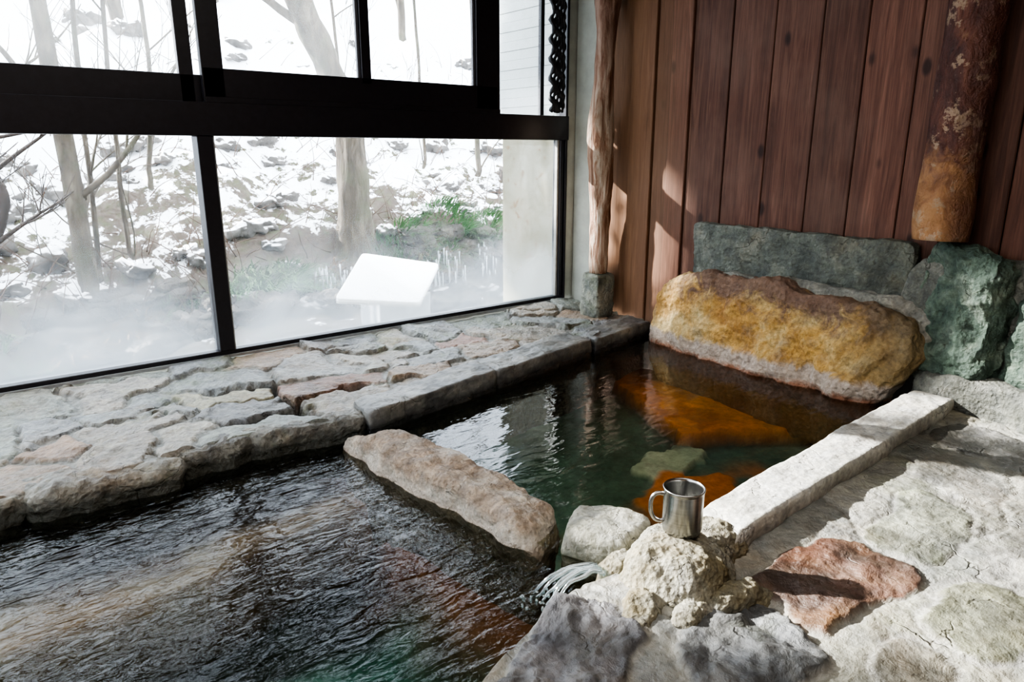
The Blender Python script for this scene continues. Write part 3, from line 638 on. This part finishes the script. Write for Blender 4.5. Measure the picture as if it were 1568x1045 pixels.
def grass(name,spots,col,seed):
    rn=random.Random(seed); V=[];F=[]
    for (gx,gy,gr,n,L) in spots:
        for i in range(n):
            a=rn.uniform(0,6.28); rr=gr*math.sqrt(rn.random()); x=gx+rr*math.cos(a)*1.6; y=gy+rr*math.sin(a); z=tz(x,y)+.05
            d=Vector((math.cos(a)*.6+rn.uniform(-.5,.5),-abs(rn.uniform(.1,.8)),1)).normalized(); l=L*rn.uniform(.5,1.1); w=.009
            s=Vector((math.cos(a+1.5),math.sin(a+1.5),0))*w; p=Vector((x,y,z)); b=len(V)
            for j in range(5):
                f=j/4; q=p+d*l*f+Vector((0,-.35*l*f*f,-.55*l*f*f)); V.append((q-s*(1-f*.9))[:]); V.append((q+s*(1-f*.9))[:])
            for j in range(4): F.append([b+2*j,b+2*j+1,b+2*j+3,b+2*j+2])
    obj_from(name,V,F,simple(name+'_blade',col,.6,0,8,.35))
grass('green_grass_tuft',[(2.3,6.70,.26,560,.46),(2.65,6.80,.2,360,.40),(3.95,6.85,.26,480,.40),(4.6,6.9,.28,480,.40),(5.2,6.95,.22,320,.36),(5.7,6.9,.2,260,.3),(.1,6.4,.25,200,.3),(1.6,6.7,.15,120,.25)],(.045,.14,.03),1)
grass('dry_grass_tuft',[(3.1,6.8,.18,220,.34),(4.25,6.75,.15,200,.38),(1.0,6.6,.2,160,.3),(.6,6.5,.2,160,.3)],(.26,.16,.075),2)
parts=[]; rn=random.Random(9)
for c0 in (2.85,3.05,4.1,4.35,4.8):
    for i in range(18):
        x=c0+rn.gauss(0,.08); y=6.55+rn.uniform(-.12,.12); z=tz(x,y)+rn.uniform(.12,.36); L=rn.uniform(.08,.36)
        parts.append(tube([(x,y,z),(x,y,z-L*.5),(x+rn.uniform(-.01,.01),y,z-L)],[.009,.006,.002],5))
V,F=merge(parts); obj_from('icicles',V,F,simple('ice',(.38,.41,.44),.25,0,20,.1))
q=np.array([(2.15,4.80,.08),(2.86,4.78,-.04),(3.46,5.42,.14),(2.73,5.48,.29)])
tank=empty('tank_lid')
def plate(q,t0,t1,n,name,mat,amp):
    Cb,Fc=csphere(24); P=Cb/np.power((np.abs(Cb)**n).sum(1),1/n)[:,None]; u=(P[:,0]+1)/2; v=(P[:,1]+1)/2
    B=((1-u)*(1-v))[:,None]*q[0]+(u*(1-v))[:,None]*q[1]+(u*v)[:,None]*q[2]+((1-u)*v)[:,None]*q[3]
    B[:,2]+=t0+(P[:,2]+1)/2*(t1-t0); B[:,2]+=amp*fbm(B,4,3,3); return obj_from(name,B,Fc,mat,True,tank)
plate(q,-.02,.0,30,'lid_board',simple('grey_board',(.6,.6,.6),.8),0); plate(q,-.015,.02,24,'snow_layer',simple('snow',(.97,.975,.98),.9,0,6,.01),.002)
boxes('tank_body',[(2.62,3.1,5.0,5.35,-.7,.0)],simple('tank_grey',(.36,.38,.40),.8),.01,tank)
t=NT('stained_render'); p=t.vec(); n1=t.noise(p,3.5,6,.65,.8); n2=t.noise(p,15,5,.6)
c=t.ramp(n1,[(.32,(.20,.185,.12)),(.55,(.29,.275,.205)),(.7,(.36,.35,.285))]); c=t.mix(t.mr(n2,.60,.66,0,.6),c,(.20,.10,.04)); t.pbr(c,.85,n2,.3,.01)
ext=empty('exterior_return_wall')
boxes('rendered_wall',[(3.42,3.62,3.83,4.42,-.7,1.32)],t.m,.01,ext)
boxes('siding',[(3.41+.004*(i%2),3.62,3.83,4.44,1.33+.065*i,1.33+.065*i+.064) for i in range(20)],simple('white_siding',(.42,.45,.44),.6,0,20,.06),.002,ext)

# unseen sun blocker added up the slope; its gaps shape the sun patches
rn=random.Random(77); parts=[]; k=10.28
def lit(xw,zw):
    if -.50<xw<1.78 and 1.40<zw<2.28+.06*math.sin(xw*9): return True
    if 2.62<xw<3.60 and .50<zw<1.60: return True
    return False
zw=-.1
while zw<3.9:
    xw=-2.7
    while xw<3.9:
        if not lit(xw,zw):
            x=xw-.6*k+rn.uniform(-.03,.03); y=3.72+k+rn.uniform(-.25,.25); z=zw+.6*k+(y-3.72-k)*.6+rn.uniform(-.03,.03); x-=(y-3.72-k)*.6; r=.175
            parts.append(rockq(ell(x,y,r,r,rn.uniform(0,90)),z-r*.9,z+r*.9,2.4,.03,6,rn.randint(0,999),2))
        xw+=.20
    zw+=.20
for (tx_,h) in((-7.6,5.6),(-5.0,6.5),(-3.4,5.6)):
    z=tz(tx_,14.1)-.2; parts.append(tube(resample([(tx_,14.1,z),(tx_+.1,14.1,z+2.5),(tx_,14.0,z+h)],30,.05,3),[.16-.004*i for i in range(30)],12,.15,2))
V,F=merge(parts); obj_from('sun_blocker',V,F,simple('sun_blocker_green',(.05,.09,.04),.9,0,5,.5))
SD=Vector((.60,-1,-.60)).normalized()

# ================================================================== LIGHT
sun=bpy.data.lights.new('sun','SUN'); sun.energy=17; sun.angle=R(.7); sun.color=(1,.97,.92)
so=bpy.data.objects.new('sun',sun); scene.collection.objects.link(so); so.rotation_euler=SD.to_track_quat('-Z','Y').to_euler()
wd=bpy.data.worlds.new('world'); scene.world=wd; wd.use_nodes=True; nt=wd.node_tree; bg=nt.nodes['Background']; bg.inputs[0].default_value=(.86,.93,1,1); bg.inputs[1].default_value=4.3
la=bpy.data.lights.new('room_fill_light','AREA'); la.energy=32; la.shape='RECTANGLE'; la.size=3; la.size_y=2; la.color=(1,.96,.90)  # unseen fill light added under the ceiling to brighten the room
lo=bpy.data.objects.new('room_fill_light',la); scene.collection.objects.link(lo); lo.location=(.6,.6,2.55)
scene.view_settings.view_transform='AgX'; scene.view_settings.look='AgX - High Contrast'; scene.view_settings.exposure=.85
print('SCENE BUILT')
